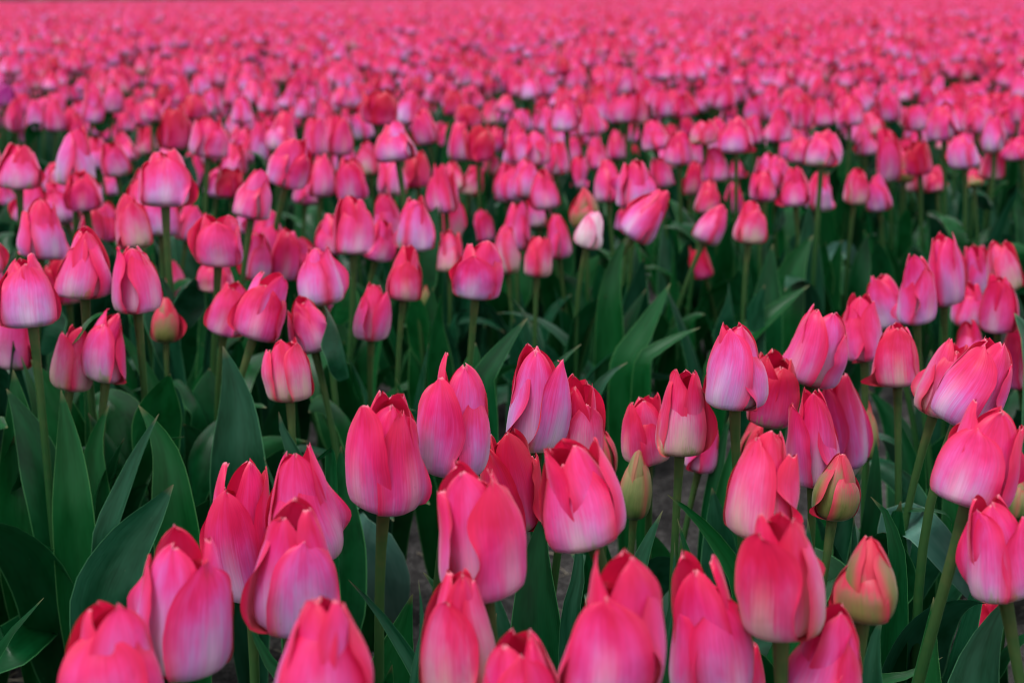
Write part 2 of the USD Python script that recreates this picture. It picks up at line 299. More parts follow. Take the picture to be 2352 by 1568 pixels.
def bezier(p0, p1, p2, p3, n):
    t = np.linspace(0, 1, n)[:, None]
    return (1 - t) ** 3 * p0 + 3 * (1 - t) ** 2 * t * p1 + 3 * (1 - t) * t * t * p2 + t ** 3 * p3

LS = PchipInterpolator([0, .12, .33, .55, .75, .9, 1], [.38, .66, 1.0, .93, .63, .28, .015])
def leaf_blade(C, side, W, rng, nu=7, cup=.5, wave=.10, tipcup=.15, peak=.35):
    """A tulip leaf along the centre line C (n x 3); side (n x 3): across the blade; the channel opens along side x tangent."""
    n = len(C); t = np.linspace(0, 1, n); T = np.gradient(C, axis=0); T /= np.linalg.norm(T, axis=1, keepdims=True)
    S = side - T * np.sum(side * T, 1, keepdims=True); S /= np.linalg.norm(S, axis=1, keepdims=True)
    Nn = np.cross(S, T)
    u = np.linspace(-1, 1, nu); w = W * LS(t ** (math.log(.35) / math.log(peak)))
    ph, k = rng.uniform(0, 6.28, 2), rng.uniform(5, 11, 2)
    cc = (cup * (1 - t) + tipcup * t)
    off = w[:, None] * cc[:, None] * (np.abs(u)[None, :] ** 1.6) * 1.3
    ww = np.where(u[None, :] > 0, np.sin(t[:, None] * k[0] + ph[0]), np.sin(t[:, None] * k[1] + ph[1]))
    off = off + W * wave * ww * (np.abs(u)[None, :] ** 2.2) * np.sin(np.pi * np.clip(t, 0, 1))[:, None]
    span = w[:, None] * u[None, :] * np.sqrt(np.maximum(.15, 1 - .45 * cc[:, None] ** 2))
    V = C[:, None] + S[:, None] * span[..., None] + Nn[:, None] * off[..., None]
    uv = np.stack(np.meshgrid(u * .5 + .5, t), -1)
    return V.reshape(-1, 3), grid_faces(nu, n), uv.reshape(-1, 2)

def grown_leaf(rng, base, az, L, W, a0, a1, power, nu=7, n=16, twist=0.0):
    """A leaf that leaves the stem at angle a0 from the vertical and bends over to a1 at its tip."""
    t = np.linspace(0, 1, n); a = a0 + (a1 - a0) * t ** power
    azs = az + twist * .35 * t ** 2
    d = np.stack([np.sin(a) * np.cos(azs), np.sin(a) * np.sin(azs), np.cos(a)], 1)
    C = base + np.vstack([np.zeros(3), np.cumsum((d[1:] + d[:-1]) / 2, 0) * L / (n - 1)])
    s0 = np.array([-math.sin(az), math.cos(az), 0]); T = d
    tw = twist * t ** 1.3
    Nn = np.cross(np.broadcast_to(s0, T.shape), T)
    side = np.cos(tw)[:, None] * s0 + np.sin(tw)[:, None] * Nn
    # the channel must open towards the stem: cross(S, T) has to point inwards
    return leaf_blade(C, side, W, rng, nu, rng.uniform(.35, .7), rng.uniform(.03, .16), rng.uniform(.05, .3))

def plant_leaves(rng, foot, zt, count, nu=7, n=16, reach=1.0):
    res, az = [], rng.uniform(0, 6.283)
    for k in range(count):
        L = zt * (rng.uniform(.70, .92) if k == 0 else rng.uniform(.48, .82)); W = L * rng.uniform(.090, .16)
        W = min(.031 if reach < .9 else .038, W * (1.2 if k == 0 else 1))
        bend = rng.random()
        a0 = rng.uniform(.02, .24); a1 = rng.uniform(.1, .7) if bend < .52 else rng.uniform(1.0, 2.4)
        b = foot + np.array([0, 0, rng.uniform(.005, .03) + (.05 + .10 * rng.random()) * zt / .4 * k * .8])
        if b[2] - foot[2] + L > zt * reach: L = max(.08, zt * reach - (b[2] - foot[2]))
        res.append(grown_leaf(rng, b, az, L, W, a0, a1, rng.uniform(1.4, 2.8), nu, n, rng.normal(0, .7)))
        az += rng.uniform(1.7, 3.4)
    return res

# ------------------------------------------------------------------ the tulips read off the photograph
# region: crop name -> (x offset, y offset, scale) into display pixels
CROP = {1: (0, 918.75, .4142), 2: (783.7, 918.75, .4142), 3: (1567.4, 918.75, .4142), 4: (0, 413.4, .3516), 5: (783.7, 413.4, .3516),
        6: (1567.4, 413.4, .3516), 7: (0, 0, .5), 8: (1176, 0, .5), 0: (0, 0, 1.0)}
# (crop, base x, base y, tip x, tip y, width, kind, depth factor, label, short name as a landmark)
# kinds: P pink, L lilac pink, S salmon and cream, B bronze green bud, G green bud, R wide open red, O open pink, W white, V purple
T = [
 # ---- front bed
 (1,1000,1495,1060,690,530,'O',1,'open lilac-pink tulip with one petal standing away, second from bottom left corner','the open lilac-pink tulip near the bottom left corner'),
 (1,640,1760,620,1090,560,'P',1,'blurred pink tulip nearest the bottom left corner, cut by the lower edge','the tulip nearest the bottom left corner'),
 (1,800,1420,745,1085,190,'R',1.06,'red petal tips peeping out behind the tulip nearest the bottom left corner',''),
 (1,1390,1085,1330,310,400,'O',1,'half open reddish pink tulip with its inner petals showing, top left of the front bed','the half open tulip at the left end of the front bed'),
 (1,1700,880,1650,240,430,'P',1.03,'pink tulip right behind the large pair at the left of the front bed','the tulip standing behind the large pair'),
 (1,1620,1262,1650,545,470,'L',1,'large lilac-based pink tulip in front of two others at left of the front bed','the large tulip in front of the left cluster'),
 (1,1750,1790,1790,1040,590,'P',1,'blurred deep pink tulip cut by the lower edge just left of the lone long stem','the blurred tulip left of the long stem'),
 (2,235,598,290,-45,418,'P',1,'pink tulip alone on a long straight bare stem down to the lower edge','the tulip on the long bare stem'),
 (2,600,400,660,-268,415,'L',1,'open topped pink tulip with two pointed front petals and lilac base, middle of the photo','the open topped tulip with two pointed petals'),
 (2,1080,262,1075,-330,360,'L',1.02,'tall ragged topped tulip with a bruised lilac petal, tallest of the middle trio','the tall ragged topped tulip'),
 (2,1260,400,1330,-130,300,'S',1,'salmon pink tulip leaning on the right side of the tall ragged topped one','the salmon tulip beside the ragged topped one'),
 (2,1450,430,1420,105,195,'B',1,'olive and pink bud tucked behind the tilted pink tulip in the middle','the olive bud behind the tilted tulip'),
 (2,985,722,900,138,330,'R',1.02,'crumpled open deep red tulip between two pink ones in the middle foreground','the crumpled red tulip'),
 (2,1400,790,1210,225,470,'P',1,'pink tulip tilted to the left, with its bulging lower right side, above bottom middle','the tilted pink tulip'),
 (2,800,1078,690,335,490,'P',1,'large plump pink tulip with a cream flame at bottom middle','the plump tulip with the cream flame'),
 (2,660,1640,640,930,430,'S',1,'blurred salmon tulip with a red tip below the plump tulip with the cream flame','the blurred salmon tulip with the red tip'),
 (2,1050,1960,960,1272,520,'P',1,'blurred pink tulip in the bottom middle with only its upper half in the picture','the half hidden tulip at the bottom middle'),
 (2,1460,1650,1530,795,560,'P',1,'largest blurred pink tulip, right of bottom middle with a pointed top','the large blurred tulip right of bottom middle'),
 (2,1620,655,1655,238,185,'G',1,'closed olive green bud with a red seam, alone over bare soil','the green bud with the red seam'),
 (2,1700,340,1680,-45,262,'S',1.02,'half closed bronze streaked tulip just above the green bud with the red seam','the bronze streaked tulip'),
 (3,-15,300,15,-190,285,'S',1,'pale cream flushed tulip on a straight stem above the bare soil','the cream flushed tulip over the soil'),
 (3,290,38,290,-450,350,'L',1,'pointed lilac-pink tulip standing alone at the left end of the right-hand group','the pointed lilac tulip'),
 (3,480,130,530,-280,290,'R',1.03,'wide open dark red tulip squeezed behind two pink tulips on the right','the wide open dark red tulip'),
 (3,700,-90,815,-530,310,'O',1,'big pink tulip with a flared dark left petal above the wide open dark red one','the big tulip with the flared left petal'),
 (3,365,350,430,65,145,'B',1.02,'small narrow bronze bud left of the crowded pink trio on the right','the narrow bronze bud'),
 (3,430,762,500,112,420,'S',1,'tall salmon pink tulip with its left petal edge rolled outwards, right foreground','the tall tulip with the rolled petal edge'),
 (3,720,465,720,-95,300,'P',1.02,'smooth pink tulip in the middle of the crowded trio on the right','the smooth tulip in the crowded trio'),
 (3,905,368,880,-195,255,'L',1.05,'lilac-pink tulip at the back right of the crowded trio, hiding a cream bud','the back tulip of the crowded trio'),
 (3,1020,330,1015,-30,130,'G',1.08,'pale cream bud mostly hidden behind the right side of the crowded pink trio','the hidden cream bud'),
 (3,830,660,880,290,265,'B',1.05,'dark olive bud under the crowded pink trio, its top hidden','the dark olive bud'),
 (3,545,1290,520,568,470,'S',1,'pink tulip with four folded petals and greenish streaks, left of the open bronze bud','the tulip with four folded petals'),
 (3,1000,1215,1050,750,360,'B',1,'opening bronze and red bud with loose pointed tips against the dark hollow at the right','the opening bronze bud'),
 (3,1580,580,1740,0,450,'P',1,'broad pink tulip leaning right on a slanting stem near the right edge','the broad leaning tulip at the right edge'),
 (3,1790,1095,1690,508,380,'P',.93,'pink tulip cut by the right edge, in front of the broad leaning one','the lower tulip at the right edge'),
 (3,1855,660,1875,430,110,'G',1.05,'pale green bud at the right edge behind two pink tulips',''),
 (3,160,1640,80,850,460,'P',1,'blurred lilac-pink tulip with a small pointed red tip behind, lower right of middle','the blurred tulip with the small red tip'),
 (3,280,1860,265,1258,340,'S',1,'blurred salmon tulip at the lower edge, partly covering the one with the small red tip','the low blurred salmon tulip'),
 (3,745,1760,850,1130,440,'P',1,'blurred pink tulip at the lower edge with one tall petal on its right','the blurred tulip with one tall petal'),
 (3,90,390,160,110,200,'P',1.1,'pink tulip half hidden behind the cream flushed one over bare soil',''),
 (3,1650,1290,1710,1070,190,'R',.99,'fallen red tulip lying low among the leaves under the right edge tulip',''),
 (6,1190,1182,1180,705,290,'P',1,'double peaked pink tulip between the flared one and the rounded group at the right','the double peaked pink tulip'),
 (6,1370,962,1280,602,255,'L',1.05,'pink tulip leaning left just behind the double peaked one',''),
 (6,1530,935,1510,465,265,'L',1,'round shouldered pink tulip with a dark notch at its base in the upper right group','the tulip with the dark notch at its base'),
 (6,1710,815,1700,335,258,'L',1,'tallest lilac-based tulip of the upper right group, rounded with a frilled top','the tallest tulip of the upper right group'),
 (6,1920,762,1905,410,180,'L',1.03,'lilac-pink tulip right of the tallest one in the upper right group',''),
 (6,2120,730,2050,378,220,'S',1.05,'salmon pink tulip at the very right of the upper right group, ragged',''),
 (6,2060,990,2070,592,238,'P',1,'pink tulip with a dark red slit, lower right of the upper right group','the tulip with the dark red slit'),
 (6,1845,955,1890,662,212,'P',1.02,'small pink tulip below the tallest one of the upper right group',''),
 (6,1405,1345,1400,915,295,'S',1,'plain salmon pink tulip with a low fold, alone on a dark stem at the right','the plain salmon tulip with the low fold'),
 (6,1640,1530,1810,1035,330,'S',1,'salmon pink tulip leaning right beside the large striped one at the right edge','the salmon tulip leaning right'),
 (6,1790,1600,2080,1012,440,'L',1,'large lilac striped tulip leaning right near the right edge','the large lilac striped tulip'),
 (6,1875,1250,1860,905,235,'P',1.06,'small pink tulip with a frilled top behind the two leaning ones at the right edge',''),
 (6,2215,1360,2200,905,220,'P',1.04,'pink tulip cut by the right edge above the large lilac striped one',''),
 # ---- near edge of the second bed, left
 (4,215,960,150,462,370,'L',1,'tall lilac-pink tulip near the left edge, second row of its cluster','the tall tulip near the left edge'),
 (4,105,1225,95,765,262,'P',1,'red tipped pink tulip at the left edge, lowest there','the red tipped tulip at the left edge'),
 (4,455,1370,525,948,272,'S',1,'salmon tulip touching its pink neighbour, left one of a low pair at the left','the left one of the low pair'),
 (4,690,1318,755,828,305,'P',1,'pink tulip with two spread petals, right one of a low pair at the left','the right one of the low pair'),
 (4,555,765,540,302,355,'P',1,'big pink tulip with a slanting fold and crown of tips, at the left','the big tulip with the slanting fold'),
 (4,450,800,410,445,230,'R',1.05,'red tulip mostly hidden behind the big one with the slanting fold',''),
 (4,900,862,860,388,345,'P',1,'big bell shaped bright pink tulip above the small bronze bud at the left','the big bell shaped tulip'),
 (4,1085,1062,1085,748,192,'B',1,'small olive and red bud below the big bell shaped tulip','the small bud below the bell shaped tulip'),
 (4,1175,792,1115,502,142,'S',1.03,'slim salmon tulip half hidden by the right side of the big bell shaped one',''),
 (4,265,512,290,102,292,'L',1,'lilac-based pink tulip above the tall one near the left edge','the lilac-based tulip at the left'),
 (4,595,425,612,152,175,'S',1.04,'pale cream-pink tulip behind the crown of the big one with the slanting fold',''),
 (4,165,275,235,-5,225,'P',1.02,'',''),
 (4,440,285,350,-5,215,'L',1.04,'',''),
 (4,560,192,520,-80,225,'P',1,'',''),
 (4,885,452,830,72,248,'S',1,'smooth pointed salmon pink tulip above the big bell shaped one','the smooth pointed tulip'),
 (4,1060,366,1060,2,270,'O',1,'twin peaked pink tulip with lilac sides right of the smooth pointed one','the twin peaked tulip'),
 (4,1215,398,1250,142,182,'P',1.03,'',''),
 (4,1425,552,1440,212,318,'O',1,'bowl shaped pink tulip with a dark left petal on a thin green stem','the bowl shaped tulip'),
 (4,1410,722,1400,480,245,'S',1.04,'cream and red striped tulip half hidden under the bowl shaped one',''),
 (4,1665,652,1690,322,215,'P',1.02,'',''),
 (4,1850,652,1870,292,215,'P',1.03,'',''),
 (4,2115,822,2050,408,285,'L',1,'wide pink tulip with a cream midrib at the right of the left cluster','the wide tulip with the cream midrib'),
 (4,2165,882,2185,580,150,'P',1.03,'',''),
 (4,1465,1006,1540,648,262,'P',1.01,'salmon pink tulip tucked left of the striped open one in the left cluster',''),
 (4,1655,1032,1800,582,335,'O',1,'striped pink tulip with spread petal tips and a green base, in the left cluster','the striped tulip with spread tips'),
 (4,2060,1126,1965,742,282,'P',1,'pink tulip with a dark red left side and a bulge at lower right','the tulip with the dark red left side'),
 (4,1895,1446,1870,1012,292,'S',1,'lone salmon pink tulip hanging lowest before the dark leaves, left of middle','the lone low tulip before the dark leaves'),
 (4,1640,256,1700,-78,262,'P',1,'',''),
 (5,195,1042,215,645,248,'P',1,'bruised pink tulip with a green torn petal, just above the middle of the photo','the bruised tulip with the torn petal'),
 (5,405,786,450,422,232,'S',1,'cone shaped salmon tulip pointing right above the bruised one','the cone shaped salmon tulip'),
 (5,875,772,910,378,318,'O',1,'deep pink tulip with a red left petal alone before green leaves, middle of the photo','the deep pink tulip with the red left petal'),
 (5,705,602,690,312,172,'S',1.03,'cream sided small tulip left behind the deep pink one with the red left petal',''),
 (5,1090,616,1070,282,176,'S',1.03,'cream sided tulip with a red edge right behind the deep pink one',''),
 (5,1280,636,1300,352,198,'S',1,'small salmon tulip with a flat base, front one of a pair right of the middle','the small flat based salmon tulip'),
 (5,1425,512,1395,206,178,'P',1.02,'pointed pink tulip, back one of a pair right of the middle',''),
 (5,490,466,480,92,252,'L',1,'egg shaped lilac-pink tulip above the cone shaped salmon one','the egg shaped lilac tulip'),
 (5,225,516,290,240,220,'P',1,'',''),
 (5,80,486,70,82,265,'P',1.02,'',''),
 (5,320,405,280,52,205,'P',1.04,'',''),
 (5,930,402,920,186,152,'P',1,'small plain dark pink tulip with a pointed tip above the middle of the photo','the small plain pointed tulip'),
 (5,1150,462,1160,122,180,'P',1.02,'',''),
 (5,1290,312,1262,52,158,'P',1.04,'',''),
 (5,1600,442,1665,192,185,'W',.94,'nearly white small tulip, the only pale one in the second bed','the white tulip'),
 (5,1600,322,1590,42,190,'B',1.16,'bronze tinged tulip just behind the white one',''),
 (5,1900,382,2130,62,240,'L',1,'striped pink tulip tilted strongly to the right on a curved stem','the strongly tilted striped tulip'),
 (5,1895,192,1935,-100,228,'L',1.02,'',''),
 (5,1830,382,1840,182,112,'L',1.03,'',''),
 (5,690,232,690,-20,172,'P',1.03,'',''),
 (5,740,402,715,92,155,'S',1.02,'',''),
 (5,1345,192,1300,-82,190,'P',1.02,'',''),
 (5,1110,132,1140,-100,182,'L',1.02,'',''),
 (5,550,862,552,682,68,'G',1,'tiny pale green closed bud among the leaves right of the bruised tulip',''),
 (6,430,416,465,127,208,'S',1,'cone shaped pink tulip at the right end of the loose group right of middle','the cone shaped tulip right of middle'),
 (6,135,412,255,152,192,'P',1,'dark pink tulip tilted right, left of the cone shaped one right of middle','the dark tulip tilted right'),
 (6,155,642,85,402,142,'R',1,'small red and pink tulip drooping below the dark one tilted right',''),
 (6,300,450,310,292,80,'R',1.03,'thin red tulip sliver left of the cone shaped one right of middle',''),
 (6,140,222,190,-10,165,'S',1,'',''),
 (6,330,222,340,0,155,'P',1.02,'',''),
 (6,515,142,535,-82,172,'P',1,'',''),
 (6,740,172,722,-102,192,'P',1.01,'',''),
 (6,880,206,915,-80,178,'L',1,'',''),
 (6,1120,156,1150,-82,172,'S',1,'',''),
 (6,1290,202,1265,-52,160,'L',1,'',''),
 (6,1660,76,1640,-62,132,'S',1,'',''),
 (6,1905,42,1900,-42,122,'B',1.02,'',''),
 # ---- second bed, further back (left and middle)
 (7,90,866,85,646,195,'P',1,'',''), (7,350,860,360,572,178,'L',1,'tall pale lilac-pink tulip, upper left','the tall pale tulip at the upper left'), (7,400,966,370,782,160,'P',1,'',''), (7,540,810,510,642,135,'P',1,'',''),
 (7,600,742,545,602,110,'P',1.03,'',''), (7,510,896,500,782,98,'L',1.02,'',''), (7,22,940,20,842,85,'L',1.02,'',''),
 (7,760,952,755,676,250,'O',1,'big pale double pink tulip with a green streak, upper left','the big pale double tulip'), (7,900,870,880,682,92,'P',1.02,'',''),
 (7,955,726,970,522,168,'O',1,'square topped pink and white tulip at the upper left','the square topped tulip'), (7,1080,812,1070,652,125,'P',1,'',''), (7,1060,906,1050,757,128,'R',1.01,'',''),
 (7,1310,856,1370,617,190,'L',1,'pale pink tulip with white tip on a yellow-green stem, upper middle left','the pale tulip on the yellow-green stem'), (7,1470,906,1470,702,138,'P',1,'',''), (7,1620,922,1605,712,142,'P',1,'',''),
 (7,1560,716,1552,517,132,'P',1,'',''), (7,1680,642,1648,507,95,'L',1,'',''), (7,1450,722,1430,522,122,'P',1.02,'',''), (7,1290,702,1310,507,145,'P',1.02,'',''),
 (7,1180,742,1200,552,105,'L',1.02,'',''), (7,800,690,795,477,138,'R',1,'',''), (7,575,606,570,502,78,'P',1,'',''), (7,420,562,432,407,108,'L',1,'',''),
 (7,515,516,525,377,105,'P',1.01,'',''), (7,70,602,75,447,88,'P',1,'',''), (7,160,602,160,442,92,'L',1,'',''), (7,255,606,250,442,92,'P',1,'right one of three pink tulips side by side at the upper left edge','the right one of the upper left three'),
 (7,5,632,0,502,55,'L',1,'',''), (7,20,492,27,372,90,'V',1,'purple tulip at the left edge, the only purple one','the purple tulip'), (7,1110,572,1110,432,108,'L',1,'lilac-pink tulip above the gap left of upper middle','the lilac tulip left of upper middle'),
 (7,890,556,880,422,122,'R',1,'red tulip right behind the square topped one at the upper left','the red tulip behind the square topped one'), (7,700,560,700,440,110,'P',1,'',''), (7,1390,546,1390,432,90,'L',1,'',''), (7,1565,492,1575,392,92,'P',1,'',''), (7,1620,492,1625,372,82,'L',1.02,'',''),
 (7,1740,572,1745,402,160,'R',1,'wide red tulip in the upper middle left, redder than its neighbours','the wide red tulip'), (7,1870,572,1890,397,118,'L',1,'',''), (7,1970,662,1930,492,115,'P',1,'slender pink tulip standing clear above dark green, upper middle','the slender tulip at the upper middle'), (7,1830,742,1800,552,185,'L',1,'',''),
 (7,1920,862,1910,672,132,'R',1,'',''), (7,1700,802,1680,642,112,'S',1,'',''), (7,1800,902,1800,712,138,'P',1,'',''), (7,2050,672,2050,562,82,'P',1,'',''),
 (7,2110,742,2110,552,112,'P',1.02,'',''), (7,2200,742,2205,562,138,'R',1,'',''), (7,2160,896,2190,752,96,'S',1,'',''), (7,2050,980,2020,727,135,'P',1,'',''),
 (7,2250,572,2245,462,74,'S',1,'',''), (7,2150,592,2155,472,120,'R',1,'',''), (7,2310,520,2330,430,90,'P',1,'',''), (7,2330,930,2330,730,110,'P',1,'',''), (7,2260,800,2255,690,70,'S',1.02,'',''),
 (7,1985,470,2000,380,80,'P',1,'',''), (7,2110,400,2120,290,90,'P',1,'',''), (7,230,420,240,320,90,'P',1,'',''), (7,1230,520,1240,400,90,'P',1,'',''),
 # ---- second bed, upper right
 (8,250,605,235,430,145,'L',1,'lilac sided pink tulip just right of top middle','the lilac sided tulip right of top middle'), (8,370,622,345,465,115,'P',1,'',''), (8,85,462,80,350,90,'L',1,'',''), (8,415,560,405,410,95,'L',1.02,'',''), (8,530,560,530,420,115,'P',1,'',''), (8,690,540,680,400,90,'L',1,'',''),
 (8,660,692,640,545,135,'P',1,'',''), (8,770,757,770,592,135,'P',1,'',''), (8,1030,705,1030,525,145,'L',1,'',''), (8,885,662,880,545,135,'S',1,'',''), (8,740,370,740,285,80,'P',1,'',''), (8,865,365,860,275,75,'L',1,'small lilac-based tulip before a dark green patch, upper middle right','the small lilac tulip before the green patch'),
 (8,480,735,478,585,92,'P',1,'dark pink tulip with sharply pointed top, small, upper right of middle','the sharply pointed small tulip'), (8,385,780,385,625,98,'P',1,'',''), (8,300,865,310,705,112,'P',1,'',''), (8,205,805,195,640,120,'P',1,'',''), (8,285,750,285,615,80,'P',1.01,'',''),
 (8,560,955,575,728,170,'L',1,'large pink tulip with a lilac base behind the strongly tilted striped one','the large tulip behind the tilted striped one'), (8,445,930,430,725,135,'P',1.01,'',''), (8,690,860,680,710,115,'P',1,'',''), (8,550,740,548,660,70,'R',1.02,'',''), (8,60,915,70,720,130,'L',1,'',''), (8,175,952,150,775,95,'L',1,'',''), (8,120,760,100,590,130,'P',1,'',''),
 (8,820,895,840,725,95,'S',1,'',''), (8,930,840,920,670,125,'P',1,'',''), (8,1040,822,1025,728,72,'P',1,'',''), (8,1110,660,1115,520,85,'P',1,'',''), (8,1220,652,1235,490,120,'P',1,'',''), (8,1330,592,1325,450,95,'P',1,'',''),
 (8,1420,765,1430,590,165,'P',1,'broad double pink tulip, upper right, two heads merging','the broad double tulip at the upper right'), (8,1620,715,1620,585,98,'P',1,'',''), (8,1730,835,1705,575,115,'P',1,'',''), (8,1560,800,1560,715,72,'S',1,'',''), (8,1740,560,1740,420,95,'L',1,'',''), (8,1550,580,1550,425,120,'P',1,'pink tulip with dark right side above the broad double one','the tulip above the broad double one'),
 (8,1875,805,1870,635,118,'R',1,'dark pink-red tulip with a flat red top at the upper right','the flat topped red tulip'), (8,1955,880,1950,752,92,'S',1,'',''), (8,2120,855,2125,768,82,'S',1,'',''), (8,2080,775,2070,605,138,'L',1,'round frilled lilac-pink tulip near the upper right edge','the round frilled tulip'),
 (8,2215,705,2215,510,122,'L',1,'',''), (8,2130,610,2125,480,110,'P',1,'',''), (8,1985,640,1975,470,150,'L',1,'wide pale pink tulip above the round frilled one at the upper right','the wide pale tulip at the upper right'), (8,2340,730,2320,620,130,'P',1,'',''), (8,1870,600,1850,475,110,'P',1,'',''), (8,1800,470,1800,360,85,'P',1,'',''), (8,1980,690,1990,630,70,'S',1.01,'',''),
]
PHRASE = {'P': ['pink tulip', 'hot pink tulip'], 'L': ['lilac-based pink tulip'], 'S': ['pale salmon tulip'], 'B': ['bronze bud'], 'G': ['green bud'], 'R': ['deep red tulip'], 'O': ['open pink tulip'], 'W': ['white tulip'], 'V': ['purple tulip']}

# ------------------------------------------------------------------ build the individual tulips
SIZE = {'P': .050, 'L': .050, 'S': .046, 'B': .040, 'G': .036, 'R': .050, 'O': .054, 'W': .044, 'V': .048}
made = []          # dicts of the individual tulips
def build_tulip(seed, base, tip, R, kind, lod, leaves=None, label='', group=None):
    rng = np.random.default_rng(seed)
    axis = tip - base; H = np.linalg.norm(axis)
    ax = axis / H
    drift = np.array([ax[0], ax[1], 0]) * min(.16, .45 * base[2])
    foot = np.array([base[0], base[1], 0]) - drift + np.append(rng.normal(0, .010, 2), 0)
    foot[2] = float(soil_height(np.array(foot[0]), np.array(foot[1]))) - .006
    path = numbered('/World', 'tulip')
    root = UsdGeom.Xform.Define(stage, path); root.AddTranslateOp().Set(Gf.Vec3d(*map(float, foot)))
    Q = frame_to(ax)
    for P, f, uv in petals_of(rng, H, R, kind, lod):
        put(path, 'petal', (P @ Q.T + (base - foot), f), M[kind if kind != 'O' else ('P' if rng.random() < .5 else 'L')], uv)
    zero = np.zeros(3); b = base - foot
    line = bezier(zero, np.array([0, 0, b[2] * .4]) + np.append(rng.normal(0, .012, 2), 0), b - ax * b[2] * .28, b + ax * H * .03, 12 if lod < 2 else 7)
    sr = .0036 * (R / .024) ** .5
    rad = np.linspace(sr * 1.15, sr * .90, len(line)); rad[-2:] *= [1.12, 1.5]
    v, f, uv = tube(line, rad, 10 if lod == 0 else 6)
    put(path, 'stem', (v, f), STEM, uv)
    front = foot[:2] @ np.array([-.785, .62]) < .74
    nl = rng.integers(2, 4) if front else rng.integers(3, 5)
    lm = LEAF[rng.integers(3)]
    for v, f, uv in plant_leaves(rng, zero, b[2], nl, 7 if lod < 2 else 5, 18 if lod == 0 else 11, .82 if front else .88):
        put(path, 'leaf', (v, f), lm, uv)
    made.append(dict(path=path, prim=root.GetPrim(), kind=kind, foot=foot, c=(base + tip) / 2, label=label, group=group, R=R))
    return made[-1]

HAND = []
for i, (crop, bx, by, tx, ty, w, kind, df, label, land) in enumerate(T):
    ox, oy, s = CROP[crop]
    B, P = np.array([ox + bx * s, oy + by * s]), np.array([ox + tx * s, oy + ty * s]); w = w * s
    C = (B + P) / 2; rc = ray(*C)
    rs = np.random.default_rng(1000 + i)
    d_plane = (.455 - CAM_H) / rc[2] if rc[2] < -.02 else 9
    d_size = SIZE[kind] / (w * K)
    d = (d_plane ** .4 * d_size ** .6) * df
    lo, hi = (.56 - CAM_H) / rc[2], (.30 - CAM_H) / rc[2]
    d = min(max(d, lo), hi)
    if 'fallen' in label: d = (.21 - CAM_H) / rc[2]
    h = np.linalg.norm(B - P) * K * d
    lean = rs.uniform(-.10, .14)
    base = at_depth(*B, d + .117 * h - lean * h * .5); tip = at_depth(*P, d - .117 * h + lean * h * .5)
    HAND.append((B, P, C, w, d))
    t = build_tulip(1000 + i, base, tip, w * K * d / 2 * .98, kind, 0 if w > 75 else 1, None, label)
    t.update(px=C, w=w, land=land)

# ------------------------------------------------------------------ the rest of the field: rows of the beds
ROW = np.array([.62, .785]); ROW /= np.linalg.norm(ROW); ACR = np.array([-ROW[1], ROW[0]])
rng = np.random.default_rng(7)
field = []
feet = np.array([t['foot'][:2] for t in made])
def in_gap(s, q):
    s = s + .035 * math.sin(q * 5.1) + .03 * math.sin(q * 2.3 + 1)
    if .72 < s < .97: return True
    if s > .86:
        k = (s - .86) % 1.02
        if k > (.86 if q > 2.6 else .90) and math.sin(q * 3.1 + int((s - .86) / 1.02) * 2.0) > -.35 and s < 6: return True
    return False
def candidates():
    sp, rs = .050, .088
    for d0, d1, keep in ((0, 6, 1.0), (6, 14, .85), (14, 30, .42), (30, 60, .2), (60, 150, .08)):
        n = int((d1 ** 2 - d0 ** 2) * .45 / (sp * rs) * keep * 1.08) + 10
        y = np.sqrt(rng.uniform(d0 ** 2, d1 ** 2, n)); x = rng.uniform(-.47, .47, n) * y + rng.uniform(-.35, .35, n)
        for a, b in zip(x, y): yield a, b, d0
SPOTS = []
cell = {}
for a, b, d0 in candidates():
    p = np.array([a, b]); s = float(p @ ACR); q = float(p @ ROW)
    if d0 < 14:
        if in_gap(s, q): continue
        if d0 < 6:      # pull towards a row, keep apart
            r = round(s / .10) * .10 + rng.normal(0, .018); p = p + ACR * (r - s)
            key = (int(p[0] / .05), int(p[1] / .05))
            near = [z for i in (-1, 0, 1) for j in (-1, 0, 1) for z in cell.get((key[0] + i, key[1] + j), ())]
            if any((p[0] - z[0]) ** 2 + (p[1] - z[1]) ** 2 < .043 ** 2 for z in near): continue
            if b < 4 and len(feet) and np.min(np.sum((feet - p) ** 2, 1)) < .030 ** 2: continue
            cell.setdefault(key, []).append(p)
    if 2.6 < b < 16 and meshkit.noise(np.array([[a * 3.1, b * 1.5, 2.0]]), 4)[0] < .30: continue     # thin places
    zc = .43 + rng.normal(0, .028 if b < 4 else .036)
    px, py, d = project([p[0], p[1], zc])
    if d < .45: continue
    wpx = .046 / d / K
    inside = -80 < px < 2432 and py < 1700
    if inside and py > 400:                              # there the flowers are read off the photograph; only their half hidden neighbours are added
        if s < 1.06 or py > 680 or rng.random() < .12: continue
        nb = [(abs(px - C[0]) / (w + wpx), abs(py - C[1]) / (w + wpx), dd) for B, P, C, w, dd in HAND]
        if not any(u < .72 and v < .6 and dd < d for u, v, dd in nb) or any(u < .18 and v < .24 for u, v, dd in nb) or any(u < .42 and v < .55 and dd > d for u, v, dd in nb): continue
    elif inside and py > 190:
        if any(abs(px - C[0]) < .20 * (w + wpx) and abs(py - C[1]) < .24 * (w + wpx) for B, P, C, w, dd in HAND if C[1] < 560): continue
        if any(d < dd and abs(px - C[0]) < .40 * (w + wpx) and abs(py - C[1]) < .60 * (w + wpx) for B, P, C, w, dd in HAND if C[1] < 560): continue
    if not inside and d < 1.2 and (abs(px - 1176) > 2200 or abs(px - 1176) < 1450): continue
    SPOTS.append((p[0], p[1], zc, px, py, d, inside))
SPOTS.sort(key=lambda z: z[5])
